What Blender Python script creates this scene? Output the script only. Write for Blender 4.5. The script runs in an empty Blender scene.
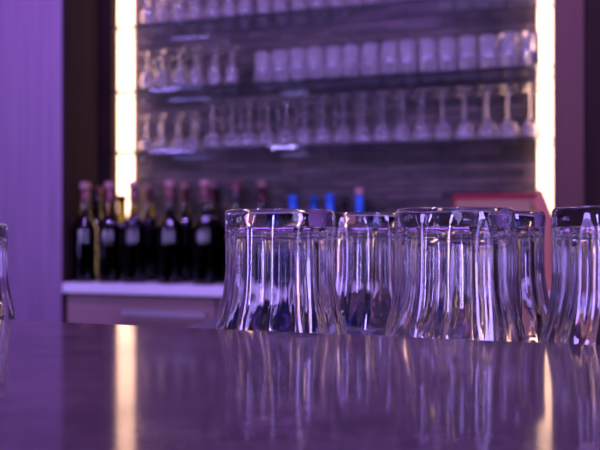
import bpy, bmesh, math, random
random.seed(4)
PI = math.pi
scene = bpy.context.scene
col = scene.collection

# ------------------------------------------------------------------ camera frame
CAMZ = 1.17
A = math.radians(19.0); S = math.sin(A); C = math.cos(A)
FPX = 833.0
def at(px, Y):
    """world X of the point on the line Y=const that is seen in image column px"""
    t = (px - 300.0) / FPX
    z = Y / (C + t * S)
    return z * (t * C - S)

cam_d = bpy.data.cameras.new('camera'); cam = bpy.data.objects.new('camera', cam_d); col.objects.link(cam)
cam.location = (0, 0, CAMZ)
cam.rotation_euler = (PI / 2, 0, A)
cam_d.sensor_width = 36; cam_d.lens = FPX / 600 * 36
cam_d.shift_y = 5 / 600
cam_d.clip_start = 0.01
cam_d.dof.use_dof = True
cam_d.dof.focus_distance = 0.60
cam_d.dof.aperture_fstop = 8.0
scene.camera = cam

# ------------------------------------------------------------------ materials
def mat(name):
    m = bpy.data.materials.new(name); m.use_nodes = True
    nt = m.node_tree; b = nt.nodes['Principled BSDF']
    return m, nt, b
def simple(name, c, rough=0.5, metal=0.0, trans=0.0, ior=1.45, coat=0.0):
    m, nt, b = mat(name)
    b.inputs['Base Color'].default_value = (*c, 1)
    b.inputs['Roughness'].default_value = rough
    b.inputs['Metallic'].default_value = metal
    b.inputs['Transmission Weight'].default_value = trans
    b.inputs['IOR'].default_value = ior
    b.inputs['Coat Weight'].default_value = coat
    return m
def ramp(nt, stops):
    r = nt.nodes.new('ShaderNodeValToRGB')
    el = r.color_ramp.elements
    el[0].position = stops[0][0]; el[0].color = (*stops[0][1], 1)
    el[1].position = stops[-1][0]; el[1].color = (*stops[-1][1], 1)
    for p, c in stops[1:-1]:
        e = el.new(p); e.color = (*c, 1)
    return r
def coords(nt, scale, gen=False):
    tc = nt.nodes.new('ShaderNodeTexCoord'); mp = nt.nodes.new('ShaderNodeMapping')
    mp.inputs['Scale'].default_value = scale
    nt.links.new(tc.outputs['Object'], mp.inputs['Vector'])
    return mp
def noise(nt, vec, scale, detail=4, rough=.5):
    n = nt.nodes.new('ShaderNodeTexNoise')
    n.inputs['Scale'].default_value = scale; n.inputs['Detail'].default_value = detail
    n.inputs['Roughness'].default_value = rough
    nt.links.new(vec.outputs[0], n.inputs['Vector'])
    return n
def bump(nt, b, fac, strength, dist):
    bp = nt.nodes.new('ShaderNodeBump'); bp.inputs['Strength'].default_value = strength
    bp.inputs['Distance'].default_value = dist
    nt.links.new(fac, bp.inputs['Height']); nt.links.new(bp.outputs['Normal'], b.inputs['Normal'])
def wood(name, dark, light, rough, scale=(30, 30, 1.2)):
    m, nt, b = mat(name)
    mp = coords(nt, scale); n = noise(nt, mp, 1.6, 6, .6)
    r = ramp(nt, [(.3, dark), (.7, light)])
    nt.links.new(n.outputs['Fac'], r.inputs['Fac']); nt.links.new(r.outputs['Color'], b.inputs['Base Color'])
    b.inputs['Roughness'].default_value = rough
    bump(nt, b, n.outputs['Fac'], .15, .002)
    return m

M = {}
M['light_wood'] = wood('pale veneer', (.165, .09, .17), (.235, .135, .235), .5)
M['dark_wood'] = wood('dark veneer', (.016, .009, .008), (.028, .016, .013), .8)
M['dark_wood'].node_tree.nodes['Principled BSDF'].inputs['Specular IOR Level'].default_value = .08
M['mid_wood'] = wood('brown veneer', (.070, .020, .014), (.095, .028, .019), .6)
M['drawer_wood'] = wood('drawer veneer', (.20, .11, .11), (.28, .165, .15), .4, (1.2, 30, 30))
M['white'] = simple('white laminate', (.70, .70, .70), .3)
M['plaster'] = simple('room paint', (.08, .07, .08), .8)
M['floor'] = simple('floor tile', (.12, .10, .10), .4)
M['steel'] = simple('brushed steel', (.40, .38, .40), .4, 1.0)
M['rubber'] = simple('dark ledge laminate', (.10, .085, .10), .35)

# polished dark counter
m, nt, b = mat('polished counter')
mp = coords(nt, (1, 1, 1)); n = noise(nt, mp, 55, 8, .7); n2 = noise(nt, mp, 7, 5, .6)
mx = nt.nodes.new('ShaderNodeMath'); mx.operation = 'MULTIPLY'
nt.links.new(n.outputs['Fac'], mx.inputs[0]); nt.links.new(n2.outputs['Fac'], mx.inputs[1])
r = ramp(nt, [(.14, (.075, .047, .052)), (.38, (.15, .10, .105))])
nt.links.new(mx.outputs[0], r.inputs['Fac']); nt.links.new(r.outputs['Color'], b.inputs['Base Color'])
rr = nt.nodes.new('ShaderNodeMapRange'); rr.inputs['To Min'].default_value = .05; rr.inputs['To Max'].default_value = .13
nt.links.new(n2.outputs['Fac'], rr.inputs['Value']); nt.links.new(rr.outputs[0], b.inputs['Roughness'])
bump(nt, b, n.outputs['Fac'], .03, .0003)
b.inputs['IOR'].default_value = 1.2
M['counter'] = m

# split-face stone wall
m, nt, b = mat('split slate')
mp = coords(nt, (1, 1, 1))
sep = nt.nodes.new('ShaderNodeSeparateXYZ'); cmb = nt.nodes.new('ShaderNodeCombineXYZ')
nt.links.new(mp.outputs[0], sep.inputs[0]); nt.links.new(sep.outputs['X'], cmb.inputs['X']); nt.links.new(sep.outputs['Z'], cmb.inputs['Y'])
br = nt.nodes.new('ShaderNodeTexBrick')
br.inputs['Scale'].default_value = 1.0; br.inputs['Brick Width'].default_value = .17; br.inputs['Row Height'].default_value = .021
br.inputs['Mortar Size'].default_value = .0016; br.inputs['Mortar'].default_value = (.008, .007, .008, 1)
br.inputs['Color1'].default_value = (.030, .025, .026, 1); br.inputs['Color2'].default_value = (.14, .105, .10, 1)
br.offset = .37
nt.links.new(cmb.outputs[0], br.inputs['Vector'])
mp2 = coords(nt, (6, 6, 30)); n = noise(nt, mp2, 1.5, 6, .6)
mm = nt.nodes.new('ShaderNodeMixRGB'); mm.blend_type = 'MULTIPLY'; mm.inputs['Fac'].default_value = .8
nt.links.new(br.outputs['Color'], mm.inputs[1])
rp = ramp(nt, [(.35, (.35, .33, .35)), (.65, (1.3, 1.2, 1.2))]); nt.links.new(n.outputs['Fac'], rp.inputs['Fac'])
nt.links.new(rp.outputs['Color'], mm.inputs[2]); nt.links.new(mm.outputs[0], b.inputs['Base Color'])
b.inputs['Roughness'].default_value = .6
ad = nt.nodes.new('ShaderNodeMath'); ad.operation = 'ADD'
bw = nt.nodes.new('ShaderNodeRGBToBW'); nt.links.new(br.outputs['Color'], bw.inputs[0])
ml = nt.nodes.new('ShaderNodeMath'); ml.operation = 'MULTIPLY'; ml.inputs[1].default_value = 4
nt.links.new(bw.outputs[0], ml.inputs[0])
nt.links.new(ml.outputs[0], ad.inputs[0]); nt.links.new(n.outputs['Fac'], ad.inputs[1])
bump(nt, b, ad.outputs[0], .9, .008)
M['slate'] = m

def glass(name, c, rough=0.0, ior=1.5):
    m = bpy.data.materials.new(name); m.use_nodes = True; nt = m.node_tree; nt.nodes.clear()
    g = nt.nodes.new('ShaderNodeBsdfGlass'); g.inputs['Color'].default_value = (*c, 1)
    g.inputs['Roughness'].default_value = rough; g.inputs['IOR'].default_value = ior
    o = nt.nodes.new('ShaderNodeOutputMaterial'); nt.links.new(g.outputs[0], o.inputs[0])
    return m
M['glass'] = glass('clear glass', (.985, .985, .99), 0.0, 1.51)
M['shelf_glass_front'] = simple('stemware glass', (.95, .93, .94), .02, 0, .94, 1.5)
M['tumbler_glass'] = simple('straight tumbler glass', (.95, .93, .94), .02, 0, .90, 1.5)
M['shelf'] = glass('shelf glass', (.86, .90, .92), 0.0, 1.5)
M['green_glass'] = simple('olive bottle glass', (.08, .07, .007), .02, 0, 1.0, 1.5)
M['blue_glass'] = simple('blue bottle glass', (.06, .18, .70), .02, 0, 1.0, 1.5)
M['wine'] = simple('red wine', (.006, .002, .004), .15)
M['wine'].node_tree.nodes['Principled BSDF'].inputs['Specular IOR Level'].default_value = 0
M['water'] = simple('dark liquid', (.01, .03, .12), .2)
M['foil'] = simple('wine red foil', (.12, .04, .04), .25, .4)
M['foil_pink'] = simple('pale rose foil', (.32, .17, .15), .45, .2)
M['foil_dark'] = simple('black foil', (.02, .015, .02), .3, .2)
M['blue_foil'] = simple('blue foil', (.004, .10, .42), .42, .0)
M['red'] = simple('red lacquer', (.25, .004, .018), .8)
M['salmon'] = simple('salmon board', (.55, .20, .12), .6)
M['tan'] = wood('tan box wood', (.24, .13, .06), (.36, .20, .10), .5, (2, 30, 30))

def emit(name, c, s):
    m = bpy.data.materials.new(name); m.use_nodes = True; nt = m.node_tree; nt.nodes.clear()
    e = nt.nodes.new('ShaderNodeEmission'); e.inputs[0].default_value = (*c, 1); e.inputs[1].default_value = s
    o = nt.nodes.new('ShaderNodeOutputMaterial'); nt.links.new(e.outputs[0], o.inputs[0])
    return m
M['led'] = emit('warm led', (1.0, .57, .38), 5.0)

# ------------------------------------------------------------------ helpers
def obj(name, me, m, parent=None, loc=None, kind=None, smooth=False):
    if isinstance(me, bmesh.types.BMesh):
        d = bpy.data.meshes.new(name); me.normal_update(); me.to_mesh(d); me.free(); me = d
        if smooth:
            for p in me.polygons: p.use_smooth = True
        me.materials.append(m)
    o = bpy.data.objects.new(name, me); col.objects.link(o)
    if parent: o.parent = parent
    if loc: o.location = loc
    if kind: o['kind'] = kind
    return o
def tag(o, label, cat, group=None):
    o['label'] = label; o['category'] = cat
    if group: o['group'] = group
    return o
def thing(name, label, cat, loc, group=None, rz=0):
    o = bpy.data.objects.new(name, None); col.objects.link(o); o.location = loc; o.rotation_euler = (0, 0, rz)
    o.empty_display_size = .05
    return tag(o, label, cat, group)
def box(bm, x0, x1, y0, y1, z0, z1, bev=0.0):
    r = bmesh.ops.create_cube(bm, size=1.0)
    for v in r['verts']:
        v.co.x = x0 + (v.co.x + .5) * (x1 - x0); v.co.y = y0 + (v.co.y + .5) * (y1 - y0); v.co.z = z0 + (v.co.z + .5) * (z1 - z0)
    if bev:
        es = list({e for v in r['verts'] for e in v.link_edges})
        bmesh.ops.bevel(bm, geom=es, offset=bev, segments=2, profile=.5, affect='EDGES')
    return bm
def B(*a): return box(bmesh.new(), *a)
def lathe(prof, n, mod=None):
    """prof: (r,z) list; r=0 closes with a single vertex. mod(i, r, z, th) -> r"""
    bm = bmesh.new(); rings = []
    for i, (r, z) in enumerate(prof):
        if r <= 1e-6: rings.append([bm.verts.new((0, 0, z))]); continue
        ring = []
        for k in range(n):
            th = 2 * PI * k / n
            rr = mod(i, r, z, th) if mod else r
            ring.append(bm.verts.new((rr * math.cos(th), rr * math.sin(th), z)))
        rings.append(ring)
    for a, b_ in zip(rings, rings[1:]):
        if len(a) == 1 and len(b_) == 1: continue
        for k in range(n):
            k2 = (k + 1) % n
            if len(a) == 1: bm.faces.new((a[0], b_[k2], b_[k]))
            elif len(b_) == 1: bm.faces.new((a[k], a[k2], b_[0]))
            else: bm.faces.new((a[k], a[k2], b_[k2], b_[k]))
    bmesh.ops.recalc_face_normals(bm, faces=bm.faces)
    return bm
ORD = ['zeroth', 'first', 'second', 'third', 'fourth', 'fifth', 'sixth', 'seventh', 'eighth', 'ninth', 'tenth', 'eleventh', 'twelfth',
       'thirteenth', 'fourteenth', 'fifteenth', 'sixteenth', 'seventeenth', 'eighteenth', 'nineteenth', 'twentieth', 'twenty-first',
       'twenty-second', 'twenty-third', 'twenty-fourth', 'twenty-fifth', 'twenty-sixth', 'twenty-seventh', 'twenty-eighth']

# ------------------------------------------------------------------ dimensions
YF = 2.190      # face of the side panels
YB = 2.457      # back wall of the niche
XL = at(65, YF); XR = at(553, YF)
ZW = CAMZ - .162   # white back worktop
ZC = 1.10          # front counter
YE = .540          # its far edge
ZL = 1.08          # service ledge behind it
RX0, RX1, RY0, CEIL = -3.4, 2.2, -3.6, 2.75

# ------------------------------------------------------------------ the room
def st(name, bm, m): return obj(name, bm, m, kind='structure')
st('floor', B(RX0, RX1, RY0, 2.70, -.06, 0), M['floor'])
st('ceiling', B(RX0, RX1, RY0, 2.70, CEIL, CEIL + .06), M['plaster'])
st('wall_left', B(RX0 - .08, RX0, RY0, 2.70, 0, CEIL), M['plaster'])
st('wall_right', B(RX1, RX1 + .08, RY0, 2.70, 0, CEIL), M['plaster'])
st('wall_front', B(RX0 - .08, RX1 + .08, RY0 - .08, RY0, 0, CEIL), M['plaster'])
st('wall_back', B(XL, XR, YB, YB + .10, 0, CEIL), M['slate'])
st('trim_1', B(RX0, XL - .012, YF, 2.60, 0, CEIL), M['light_wood'])     # pale veneer panel left of the niche
st('trim_2', B(XL - .012, XL, YF + .001, 2.60, 0, CEIL), M['dark_wood'])       # dark return of the niche
sx = at(585, YF)
st('trim_3', B(XR, sx - .002, YF, 2.60, 0, CEIL, .0015), M['mid_wood'])
st('trim_4', B(sx + .002, RX1, YF + .004, 2.60, 0, CEIL, .0015), M['dark_wood'])

# light strips in the niche's corners
pxr = at(112, 2.40)
st('trim_5', B(XL + .0005, pxr, 2.40, YB - .001, ZW + .001, CEIL), M['dark_wood'])     # dark panel the strip tucks behind
lx = at(136, YB)
t = thing('light_strip', 'bright warm vertical light strip left of the shelves, behind the wine bottles', 'light', (0, 0, 0), 'warm light strips beside the shelves')
obj('diffuser', B(pxr + .003, lx - .004, YB - .030, YB - .004, ZW + .004, CEIL - .01, .003), M['led'], t)
obj('channel', B(pxr + .001, lx - .001, YB - .004, YB - .0005, ZW + .002, CEIL - .01), M['steel'], t)
rx = at(537, YB)
t = thing('light_strip', 'bright warm vertical light strip right of the shelves, above the red-edged box', 'light', (0, 0, 0), 'warm light strips beside the shelves')
obj('diffuser', B(rx + .003, XR - .002, YB - .030, YB - .004, ZW + .004, CEIL - .01, .003), M['led'], t)
obj('channel', B(rx, XR - .001, YB - .004, YB - .0005, ZW + .002, CEIL - .01), M['steel'], t)

# ------------------------------------------------------------------ back bar furniture
tag(obj('back_worktop', B(XL, XR, 2.174, YB - .001, ZW - .030, ZW, .003), M['white']), 'white worktop of the back bar carrying the wine bottles', 'worktop')
dx = at(216, YF); w = dx - XL; SX0 = at(112, 2.24)
edges = [XL + .004, dx, dx + w, XR - .004]
labs = ['purple-brown drawer cabinet under the white worktop, nearest the pale wood panel',
        'drawer cabinet under the white worktop, behind the leftmost upturned glass',
        'drawer cabinet under the white worktop, behind the right upturned glasses']
for i in range(3):
    x0, x1 = edges[i], edges[i + 1]
    t = thing('drawer_cabinet', labs[i], 'cabinet', ((x0 + x1) / 2, 2.32, 0), 'drawer cabinets of the back bar')
    h = (x1 - x0) / 2
    obj('body', B(-h + .001, h - .001, -.11, .12, .08, ZW - .031), M['dark_wood'], t)
    obj('plinth', B(-h + .001, h - .001, -.07, .12, 0, .0795), M['dark_wood'], t)
    zt = ZW - .038
    for (z0, z1) in ((zt - .20, zt), (zt - .47, zt - .204), (.09, zt - .474)):
        d = obj('drawer', B(-h + .003, h - .003, -.130, -.1105, z0, z1, .002), M['drawer_wood'], t)
        if i == 0:
            hx0, hx1 = at(124, YF) - (x0 + x1) / 2, at(208, YF) - (x0 + x1) / 2
        else: hx0, hx1 = h - .30, h - .03
        bm = bmesh.new(); hz = z1 - .046
        box(bm, hx0, hx1, -.150, -.142, hz - .008, hz + .008, .002)
        box(bm, hx0 + .02, hx0 + .03, -.1425, -.1302, hz - .004, hz + .004)
        box(bm, hx1 - .03, hx1 - .02, -.1425, -.1302, hz - .004, hz + .004)
        obj('handle', bm, M['steel'], d)

# glass shelves
SY0, SY1 = 2.24, YB - .034
shelf_z = [CAMZ + .2406, CAMZ + .428, CAMZ + .626]
for z, lab in zip(shelf_z, ['lowest glass shelf, holding rows of stemmed glasses only', 'middle glass shelf, holding straight tumblers and a few stemmed glasses', 'topmost glass shelf, cut by the upper edge of the photo']):
    t = thing('glass_shelf', lab, 'shelf', (0, 0, z), 'glass shelves on the stone wall')
    obj('pane', B(SX0, XR - .001, SY0, SY1, -.008, 0, .0008), M['shelf'], t)
    for bx in (SX0 + .012, XR - .020):
        for by in (SY0 + .03, SY1 - .03):
            obj('bracket', B(bx, bx + .010, by, by + .010, -.0125, -.0085, .001), M['steel'], t)

# ------------------------------------------------------------------ stemware on the shelves
def stem_profile(h, rr, rb, hb, rf):
    """upside down: rim at z=0, foot on top at z=h"""
    t = .0017
    out = [(rr, 0), (rr + (rb - rr) * .6, hb * .25), (rb, hb * .5), (rb * .86, hb * .74), (rb * .5, hb * .93), (.0055, hb + .004),
           (.0034, hb + .014), (.003, h - .022), (.0045, h - .010), (rf * .45, h - .0045), (rf, h - .002), (rf, h), (rf * .5, h - .0005), (0, h)]
    inn = [(0, hb * .93), (rb * .45, hb * .86), (rb * .86 - t * 1.3, hb * .68), (rb - t, hb * .46), (rr + (rb - rr) * .6 - t, hb * .25), (rr - t, 0)]
    return inn + out
def mk(prof, n, m, name):
    bm = lathe(prof, n); d = bpy.data.meshes.new(name); bm.to_mesh(d); bm.free()
    for p in d.polygons: p.use_smooth = True
    d.materials.append(m); return d
G = M['shelf_glass_front']
me_big = mk(stem_profile(.142, .0260, .0265, .050, .026), 20, G, 'stem glass')
me_small = mk(stem_profile(.112, .0215, .022, .042, .021), 20, G, 'small stem glass')
me_flute = mk(stem_profile(.120, .0190, .021, .068, .0205), 20, G, 'tulip glass')
tp = [(0, .096), (.0225, .096), (.0232, .09), (.0245, .0)]
tp = [(0, .082), (.0212, .082), (.0222, .078), (.0234, 0), (.0250, 0), (.0245, .045), (.0240, .087), (.0228, .091), (0, .091)]
def mk_high(name):
    n = 72
    def mod(i, r, z, th):
        a = abs(math.cos(4.5 * th))
        if .0005 < z < .086: return r - .0011 * a if i < 4 else r - .0006 * (1 - a)
        return r
    bm = lathe(tp, n, mod); d = bpy.data.meshes.new(name); bm.to_mesh(d); bm.free()
    for p in d.polygons: p.use_smooth = True
    d.materials.append(M['tumbler_glass']); return d
me_high = mk_high( 'straight tumbler')

def row(name, me, xs, Y, z, labelf, cat, group, jitter=.003):
    for i, x in enumerate(xs):
        o = obj(name, me, None, loc=(x + random.uniform(-jitter, jitter), Y + random.uniform(-.004, .004), z + .0011))
        o.rotation_euler.z = random.uniform(0, 6)
        tag(o, labelf(i + 1), cat, group)
def pxs(p0, p1, n, Y):
    a, b_ = at(p0, Y), at(p1, Y)
    return [a + (b_ - a) * i / (n - 1) for i in range(n)]
YR = (2.275, 2.375)
rn = ('front row', 'back row')
z0, z1, z2 = [z for z in shelf_z]
for r in (0, 1):
    Y = YR[r]
    # lowest shelf
    row('stemmed_glass', me_small, pxs(147 if r == 0 else 158, 193 if r == 0 else 196, 4 - r, Y), Y, z0,
        lambda i, r=r: f'small upside-down stemmed glass left on lowest shelf, {rn[r]}, {ORD[i]} from the left light strip', 'glass', 'small stemmed glasses on the lowest shelf')
    row('stemmed_glass', me_big, pxs(213 if r == 0 else 222, 531, 17 - r, Y), Y, z0,
        lambda i, r=r: f'larger upside-down stemmed glass on lowest shelf, {rn[r]}, {ORD[i]} from the left', 'glass', 'larger stemmed glasses on the lowest shelf')
    # middle shelf
    row('stemmed_glass', me_flute, pxs(146 if r == 0 else 154, 231, 6, Y), Y, z1,
        lambda i, r=r: f'upside-down stemmed glass left on middle shelf, {rn[r]}, {ORD[i]} from the left light strip', 'glass', 'stemmed glasses on the middle shelf')
    row('tumbler', me_high, pxs(263 if r == 0 else 268, 530, 15, Y), Y, z1,
        lambda i, r=r: f'straight upside-down tumbler on middle shelf, {rn[r]}, {ORD[i]} from the left', 'glass', 'straight tumblers on the middle shelf', .001)
    # top shelf
    row('stemmed_glass', me_flute, pxs(147 if r == 0 else 156, 372 if r == 0 else 340, 14 if r == 0 else 11, Y), Y, z2,
        lambda i, r=r: f'upside-down stemmed glass on topmost shelf, {rn[r]}, {ORD[i]} from the left', 'glass', 'stemmed glasses at the left of the topmost shelf')
Y = 2.385
row('stemmed_glass', me_flute, pxs(446, 532, 6, Y), Y, z2,
    lambda i: f'upside-down stemmed glass right on topmost shelf, {ORD[i]} from the dark gap', 'glass', 'stemmed glasses at the right of the topmost shelf')

# ------------------------------------------------------------------ wine bottles
def bottle_profile(h, r, hs, rn_=.0135):
    return [(0, .004), (r * .7, .0015), (r * .93, 0), (r, .006), (r, hs - .012), (r * .96, hs), (r * .80, hs + .013), (r * .54, hs + .026), (rn_ + .002, hs + .042),
            (rn_, hs + .060), (rn_ - .001, h - .012), (rn_ + .0015, h - .011), (rn_ + .0015, h - .004), (rn_, h), (0, h)]
def make_bottle(name, h, r, hs, gm, lm, fm, foil_len, cap_m=None, cap_len=.012, rn=.0135):
    rn_ = rn
    t = bpy.data.objects.new(name, None); col.objects.link(t); t.empty_display_size = .05
    obj('bottle_body', mk(bottle_profile(h, r, hs, rn_), 32, gm, name + ' glass'), None, t)
    lp = [(0, .006), (r - .003, .006), (r - .0012, .01), (r - .0012, hs - .012), (r * .96 - .0014, hs - .001), (r * .80 - .0016, hs + .011), (r * .54 - .0018, hs + .023), (0, hs + .0232)]
    obj('contents', mk(lp, 24, lm, name + ' contents'), None, t)
    f = obj('foil', mk([(rn_ + .0006, h - foil_len), (rn_ + .0008, h - cap_len - .001), (rn_ + .0004, h - cap_len - .001), (rn_ + .0004, h - foil_len)], 24, fm, name + ' foil'), None, t)
    c = obj('cap', mk([(rn_ + .0026, h - cap_len), (rn_ + .0028, h - .001), (rn_ + .0015, h + .0015), (0, h + .0018), (0, h + .0012), (rn_ + .0018, h + .0004), (rn_ + .0022, h - .001), (rn_ + .0022, h - cap_len)], 24, cap_m or fm, name + ' cap'), None, t)
    return t
def dup(root, loc, rz):
    r = root.copy(); col.objects.link(r); r.location = loc; r.rotation_euler = (0, 0, rz)
    for ch in list(root.children):
        c = ch.copy(); col.objects.link(c); c.parent = r
    return r
kinds = {}
def bottle(kind, px, Y, label, cat='bottle', group=None):
    spec = dict(
        tall=('wine_bottle', .309, .0372, .172, M['green_glass'], M['wine'], M['foil'], .062, M['foil_pink'], .018),
        dark=('wine_bottle', .300, .0372, .168, M['green_glass'], M['wine'], M['foil_dark'], .050, M['foil'], .022),
        low=('wine_bottle', .272, .0365, .158, M['green_glass'], M['wine'], M['green_glass'], .020, M['foil_dark'], .010),
        blue=('blue_bottle', .262, .0330, .150, M['blue_glass'], M['water'], M['blue_foil'], .075, M['blue_foil'], .014, .0105),
        bluecap=('blue_bottle', .280, .0330, .155, M['blue_glass'], M['water'], M['blue_foil'], .075, M['foil_pink'], .018, .0105),
        black=('dark_bottle', .258, .0330, .150, M['green_glass'], M['wine'], M['foil_dark'], .05, M['foil_dark'], .014, .0105))[kind]
    loc = (at(px, Y), Y, ZW + .0003)
    if kind not in kinds:
        o = make_bottle(*spec); o.location = loc; kinds[kind] = o
    else: o = dup(kinds[kind], loc, random.uniform(0, 6))
    return tag(o, label, cat, group)
fr = [(85, 'tall'), (109.5, 'tall'), (134, 'tall'), (170, 'tall'), (205, 'tall'), (236, 'dark')]
for i, (px, k) in enumerate(fr):
    bottle(k, px, 2.245, f'dark wine bottle with foil-wrapped neck, front row on white worktop, {ORD[i + 1]} from the left', group='wine bottles on the back worktop')
bk = [(97, 'dark'), (122, 'low'), (149, 'tall'), (185, 'tall'), (212, 'tall'), (237.5, 'tall'), (262, 'tall')]
for i, (px, k) in enumerate(bk):
    Y = 2.345
    bottle(k, px, Y, ('shorter olive wine bottle without foil in front of the left light strip, back row' if k == 'low' else
           f'dark wine bottle with foil-wrapped neck, back row near stone wall, {ORD[i + 1]} from the left'), group='wine bottles on the back worktop')
bl = [(293, 2.30, 'blue', 'blue-necked bottle on the back worktop, nearest the wine bottles'),
      (314, 2.36, 'blue', 'blue-necked bottle on the back worktop, second from the wine bottles'),
      (330, 2.27, 'blue', 'blue-necked bottle on the back worktop, third from the wine bottles'),
      (345, 2.37, 'black', 'short dark bottle between the blue-necked bottles above the upturned glasses'),
      (359.5, 2.29, 'bluecap', 'blue-necked bottle with pale pink cap on the back worktop')]
for px, Y, k, lab in bl:
    bottle(k, px, Y, lab, group='blue-necked bottles' if k != 'black' else None)

# ------------------------------------------------------------------ red-edged box
Yb = 2.26
bx0, bx1, bx2 = at(453, Yb), at(537, Yb + .04), at(552, Yb + .02) 
zt = CAMZ + .095
t = thing('display_box', 'open wooden box with red rim and sloping salmon end, beside the right light strip', 'box', ((bx0 + bx1) / 2, Yb + .06, ZW + .0003))
H = zt - ZW; hw = (bx1 - bx0) / 2
sl = at(553, Yb) - (bx0 + bx1) / 2 - .004
obj('back_board', B(-hw + .008, hw - .013, .044, .052, .006, H - .010), M['tan'], t)
obj('front_board', B(-hw + .008, hw - .013, -.060, -.052, .006, H - .0137), M['tan'], t)
obj('base_board', B(-hw + .008, sl - .031, -.058, .052, 0, .006), M['tan'], t)
obj('rim', B(-hw, hw, -.062, -.050, H - .0135, H, .002), M['red'], t)
obj('end_board', B(-hw, -hw + .0075, -.060, .052, .0062, H - .0140, .001), M['red'], t)
bm = bmesh.new()
q = [(hw - .012, H - .0137), (hw + .0005, H - .0137), (hw + .004, H + .010), (hw + .012, H + .010), (sl, H - .060), (sl, .002), (sl - .030, .002), (sl - .030, H - .062)]
for y in (-.062, .052):
    for x, z in q: bm.verts.new((x, y, z))
bm.verts.ensure_lookup_table(); n = len(q)
bm.faces.new([bm.verts[i] for i in range(n)]); bm.faces.new([bm.verts[n + i] for i in reversed(range(n))])
for i in range(n):
    j = (i + 1) % n; bm.faces.new((bm.verts[i], bm.verts[n + i], bm.verts[n + j], bm.verts[j]))
bmesh.ops.recalc_face_normals(bm, faces=bm.faces)
obj('sloping_end', bm, M['salmon'], t)

# ------------------------------------------------------------------ front bar
CX0, CX1 = -2.2, 1.5
t = thing('bar_counter', 'polished dark bar counter in the foreground, reflecting the light strips', 'counter', (0, 0, 0))
obj('countertop', B(CX0, CX1, -.25, YE, ZC - .035, ZC, .0015), M['counter'], t)
obj('front_panel', B(CX0 + .02, CX1 - .02, -.10, -.06, 0, ZC - .0355), M['dark_wood'], t)
# service ledge: an L so that it widens where the tumblers stand
bm = bmesh.new()
lx0 = at(224, .80)
P = [(CX0 + .02, YE - .03), (CX1 - .02, YE - .03), (CX1 - .02, .80), (lx0, .80), (lx0 + .01, .665), (CX0 + .02, .665)]
for z in (ZL - .026, ZL):
    for x, y in P: bm.verts.new((x, y, z if y > YE or True else z))
bm.verts.ensure_lookup_table(); n = len(P)
bm.faces.new([bm.verts[i] for i in reversed(range(n))]); bm.faces.new([bm.verts[n + i] for i in range(n)])
for i in range(n):
    j = (i + 1) % n; bm.faces.new((bm.verts[i], bm.verts[j], bm.verts[n + j], bm.verts[n + i]))
for v in bm.verts:
    if v.co.y < YE: v.co.y = YE + .0005
bmesh.ops.recalc_face_normals(bm, faces=bm.faces)
t2 = thing('service_ledge', 'dark low ledge behind the counter edge carrying the upturned tumblers', 'ledge', (0, 0, 0))
obj('ledge_top', bm, M['rubber'], t2)
obj('ledge_cabinet', B(CX0 + .03, CX1 - .03, YE + .002, .655, 0, ZL - .0265), M['dark_wood'], t2)

# ------------------------------------------------------------------ upturned fluted tumblers
def tumbler_mesh(NF=15, s=1.0):
    H = .105 * s
    def fl(amp):
        return lambda r, th: r
    def ro(z):      # outer radius: straight wall that splays into a wide rim
        return .0413 + (3.6 * (.065 - z) ** 2 if .02 < z < .065 else (.0073 + (.02 - z) * .10 if z <= .02 else 0))
    def sm(z): return min(1.0, z / .03)
    # (r, z, flute amplitude): inner surface from the ceiling of the hollow down to the rim, then the outer surface up
    prof = [(0, .0930, 0), (.012, .0932, 0), (.024, .0930, .2), (.0325, .0915, .6), (.0350, .087, 1)]
    zs = [.078, .068, .060, .053, .047, .042, .037, .032, .027, .022, .017, .012, .007, .003]
    prof += [(ro(z) - .0048 + .0024 * (1 - sm(z)), z, sm(z)) for z in zs]
    prof += [(.0489, .0006, 0), (.0496, 0, 0), (.0504, .0006, 0)]
    prof += [(ro(z), z, -.8 * sm(z)) for z in reversed(zs)]
    prof += [(.0415, .088, -.6), (.0417, .094, -.25), (.0419, .098, 0), (.0416, .1015, 0), (.0408, .1036, 0), (.0395, .1048, 0), (.0375, .105, 0), (.0355, .1044, 0), (.030, .1032, 0), (.015, .1024, 0), (0, .1022, 0)]
    amp = [p[2] for p in prof]
    def mod(i, r, z, th):
        a = amp[i]
        tw = .0 + 2.2 * max(0, .04 - z / s) * 1.0
        if a > 0: return r - a * .0026 * s * abs(math.cos(NF * (th + tw) / 2)) + .0008 * s * a
        if a < 0: return r - (-a) * .0013 * s * (1 - abs(math.sin(NF * (th + tw) / 2)))
        return r
    bm = lathe([(p[0] * s, p[1] * s) for p in prof], NF * 12, mod)
    d = bpy.data.meshes.new('fluted tumbler'); bm.to_mesh(d); bm.free()
    for p in d.polygons: p.use_smooth = True
    d.materials.append(M['glass']); return d
tm = tumbler_mesh()
glasses = [
    (280, .592, 0.10, 'upturned fluted clear tumbler, leftmost of those in focus behind the counter edge'),
    (454, .592, 0.33, 'upturned fluted clear tumbler, widest in the middle, nearest in front of the red-edged box'),
    (617, .592, 0.05, 'upturned fluted clear tumbler cut by the right edge of the photo, front row'),
    (368, .720, 0.22, 'upturned fluted clear tumbler standing behind the gap between the two front tumblers'),
    (493, .705, 0.41, 'upturned fluted clear tumbler behind the right side of the middle tumbler'),
]
for px, Y, rz, lab in glasses:
    o = obj('tumbler', tm, None, loc=(at(px, Y), Y, ZL + .0003)); o.rotation_euler.z = rz
    tag(o, lab, 'glass', 'upturned tumblers behind the counter edge')
# small glass at the left border
sm = tumbler_mesh(10, .91)
o = obj('small_tumbler', sm, None, loc=(at(-38, .595), .595, ZL + .0003)); o.rotation_euler.z = .2
tag(o, 'small upturned clear glass cut by the left edge of the photo, behind the counter edge', 'glass')

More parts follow.
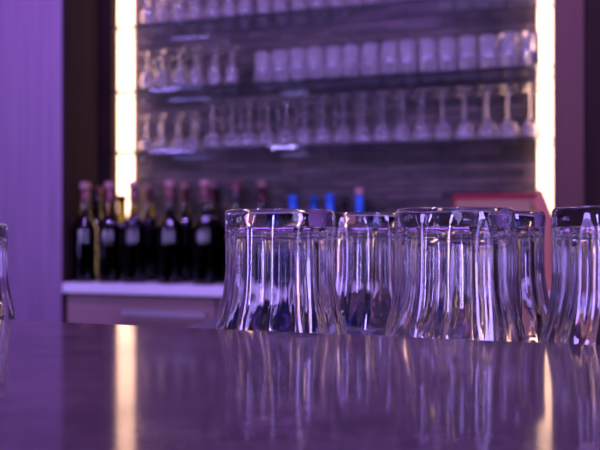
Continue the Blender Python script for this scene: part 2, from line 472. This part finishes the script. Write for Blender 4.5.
# ------------------------------------------------------------------ light
def area(name, loc, rot, sx_, sy_, c, power):
    l = bpy.data.lights.new(name, 'AREA'); l.shape = 'RECTANGLE'; l.size = sx_; l.size_y = sy_
    l.color = c; l.energy = power
    o = bpy.data.objects.new(name, l); col.objects.link(o); o.location = loc; o.rotation_euler = rot
    return o
# coloured ceiling lights of the bar: a long cove over the counter and small downlights in front of the niche
area('ceiling_light', (-.9, .9, CEIL - .02), (0, 0, 0), 2.6, .35, (.42, .12, 1.0), 6)
area('ceiling_light', (-.8, -1.6, CEIL - .02), (0, 0, 0), 3.2, .5, (.42, .12, 1.0), 9)
for x in (-1.45, -1.0, -.55, -.1):
    area('downlight', (x, 1.35, CEIL - .02), (0, 0, 0), .10, .10, (.44, .24, 1.0), 13)
# unseen tall lights, added to put streaks on the glasses and bottles
area('window_light', (RX0 + .04, -1.9, 1.35), (PI / 2, 0, -PI / 2), .8, 2.1, (.42, .27, 1.0), 150)
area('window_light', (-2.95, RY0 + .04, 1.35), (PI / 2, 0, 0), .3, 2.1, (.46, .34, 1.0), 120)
area('window_light', (.3, RY0 + .04, 1.35), (PI / 2, 0, 0), .3, 2.1, (.48, .38, 1.0), 95)
area('window_light', (RX1 - .04, -.6, 1.35), (PI / 2, 0, PI / 2), .5, 2.1, (.42, .30, 1.0), 120)
def window(n, c, along, wid, hgt):  # made-up frame around each added streak light, out of view
    bm = bmesh.new(); f = .05
    for a0, a1, z0_, z1_ in ((-wid / 2 - f, wid / 2 + f, -hgt / 2 - f, -hgt / 2), (-wid / 2 - f, wid / 2 + f, hgt / 2, hgt / 2 + f),
                           (-wid / 2 - f, -wid / 2, -hgt / 2, hgt / 2), (wid / 2, wid / 2 + f, -hgt / 2, hgt / 2)):
        if along == 'x': box(bm, c[0] + a0, c[0] + a1, c[1] - .03, c[1] + .03, c[2] + z0_, c[2] + z1_)
        else: box(bm, c[0] - .03, c[0] + .03, c[1] + a0, c[1] + a1, c[2] + z0_, c[2] + z1_)
    st('window_%d' % n, bm, M['mid_wood'])
window(1, (RX0 + .032, -1.9, 1.35), 'y', .8, 2.1)
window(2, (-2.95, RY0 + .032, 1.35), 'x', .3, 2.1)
window(3, (.3, RY0 + .032, 1.35), 'x', .3, 2.1)
window(4, (RX1 - .032, -.6, 1.35), 'y', .5, 2.1)

w = bpy.data.worlds.new('world'); scene.world = w; w.use_nodes = True
w.node_tree.nodes['Background'].inputs[0].default_value = (.12, .06, .30, 1)
w.node_tree.nodes['Background'].inputs[1].default_value = .05

scene.view_settings.view_transform = 'Standard'; scene.view_settings.look = 'None'
scene.view_settings.gamma = 1.0; scene.view_settings.use_curve_mapping = False
scene.view_settings.exposure = 0.0
cy = scene.cycles
cy.max_bounces = 24; cy.transmission_bounces = 22; cy.glossy_bounces = 12; cy.diffuse_bounces = 4
cy.sample_clamp_indirect = 6.0; cy.blur_glossy = .5
cy.use_denoising = True
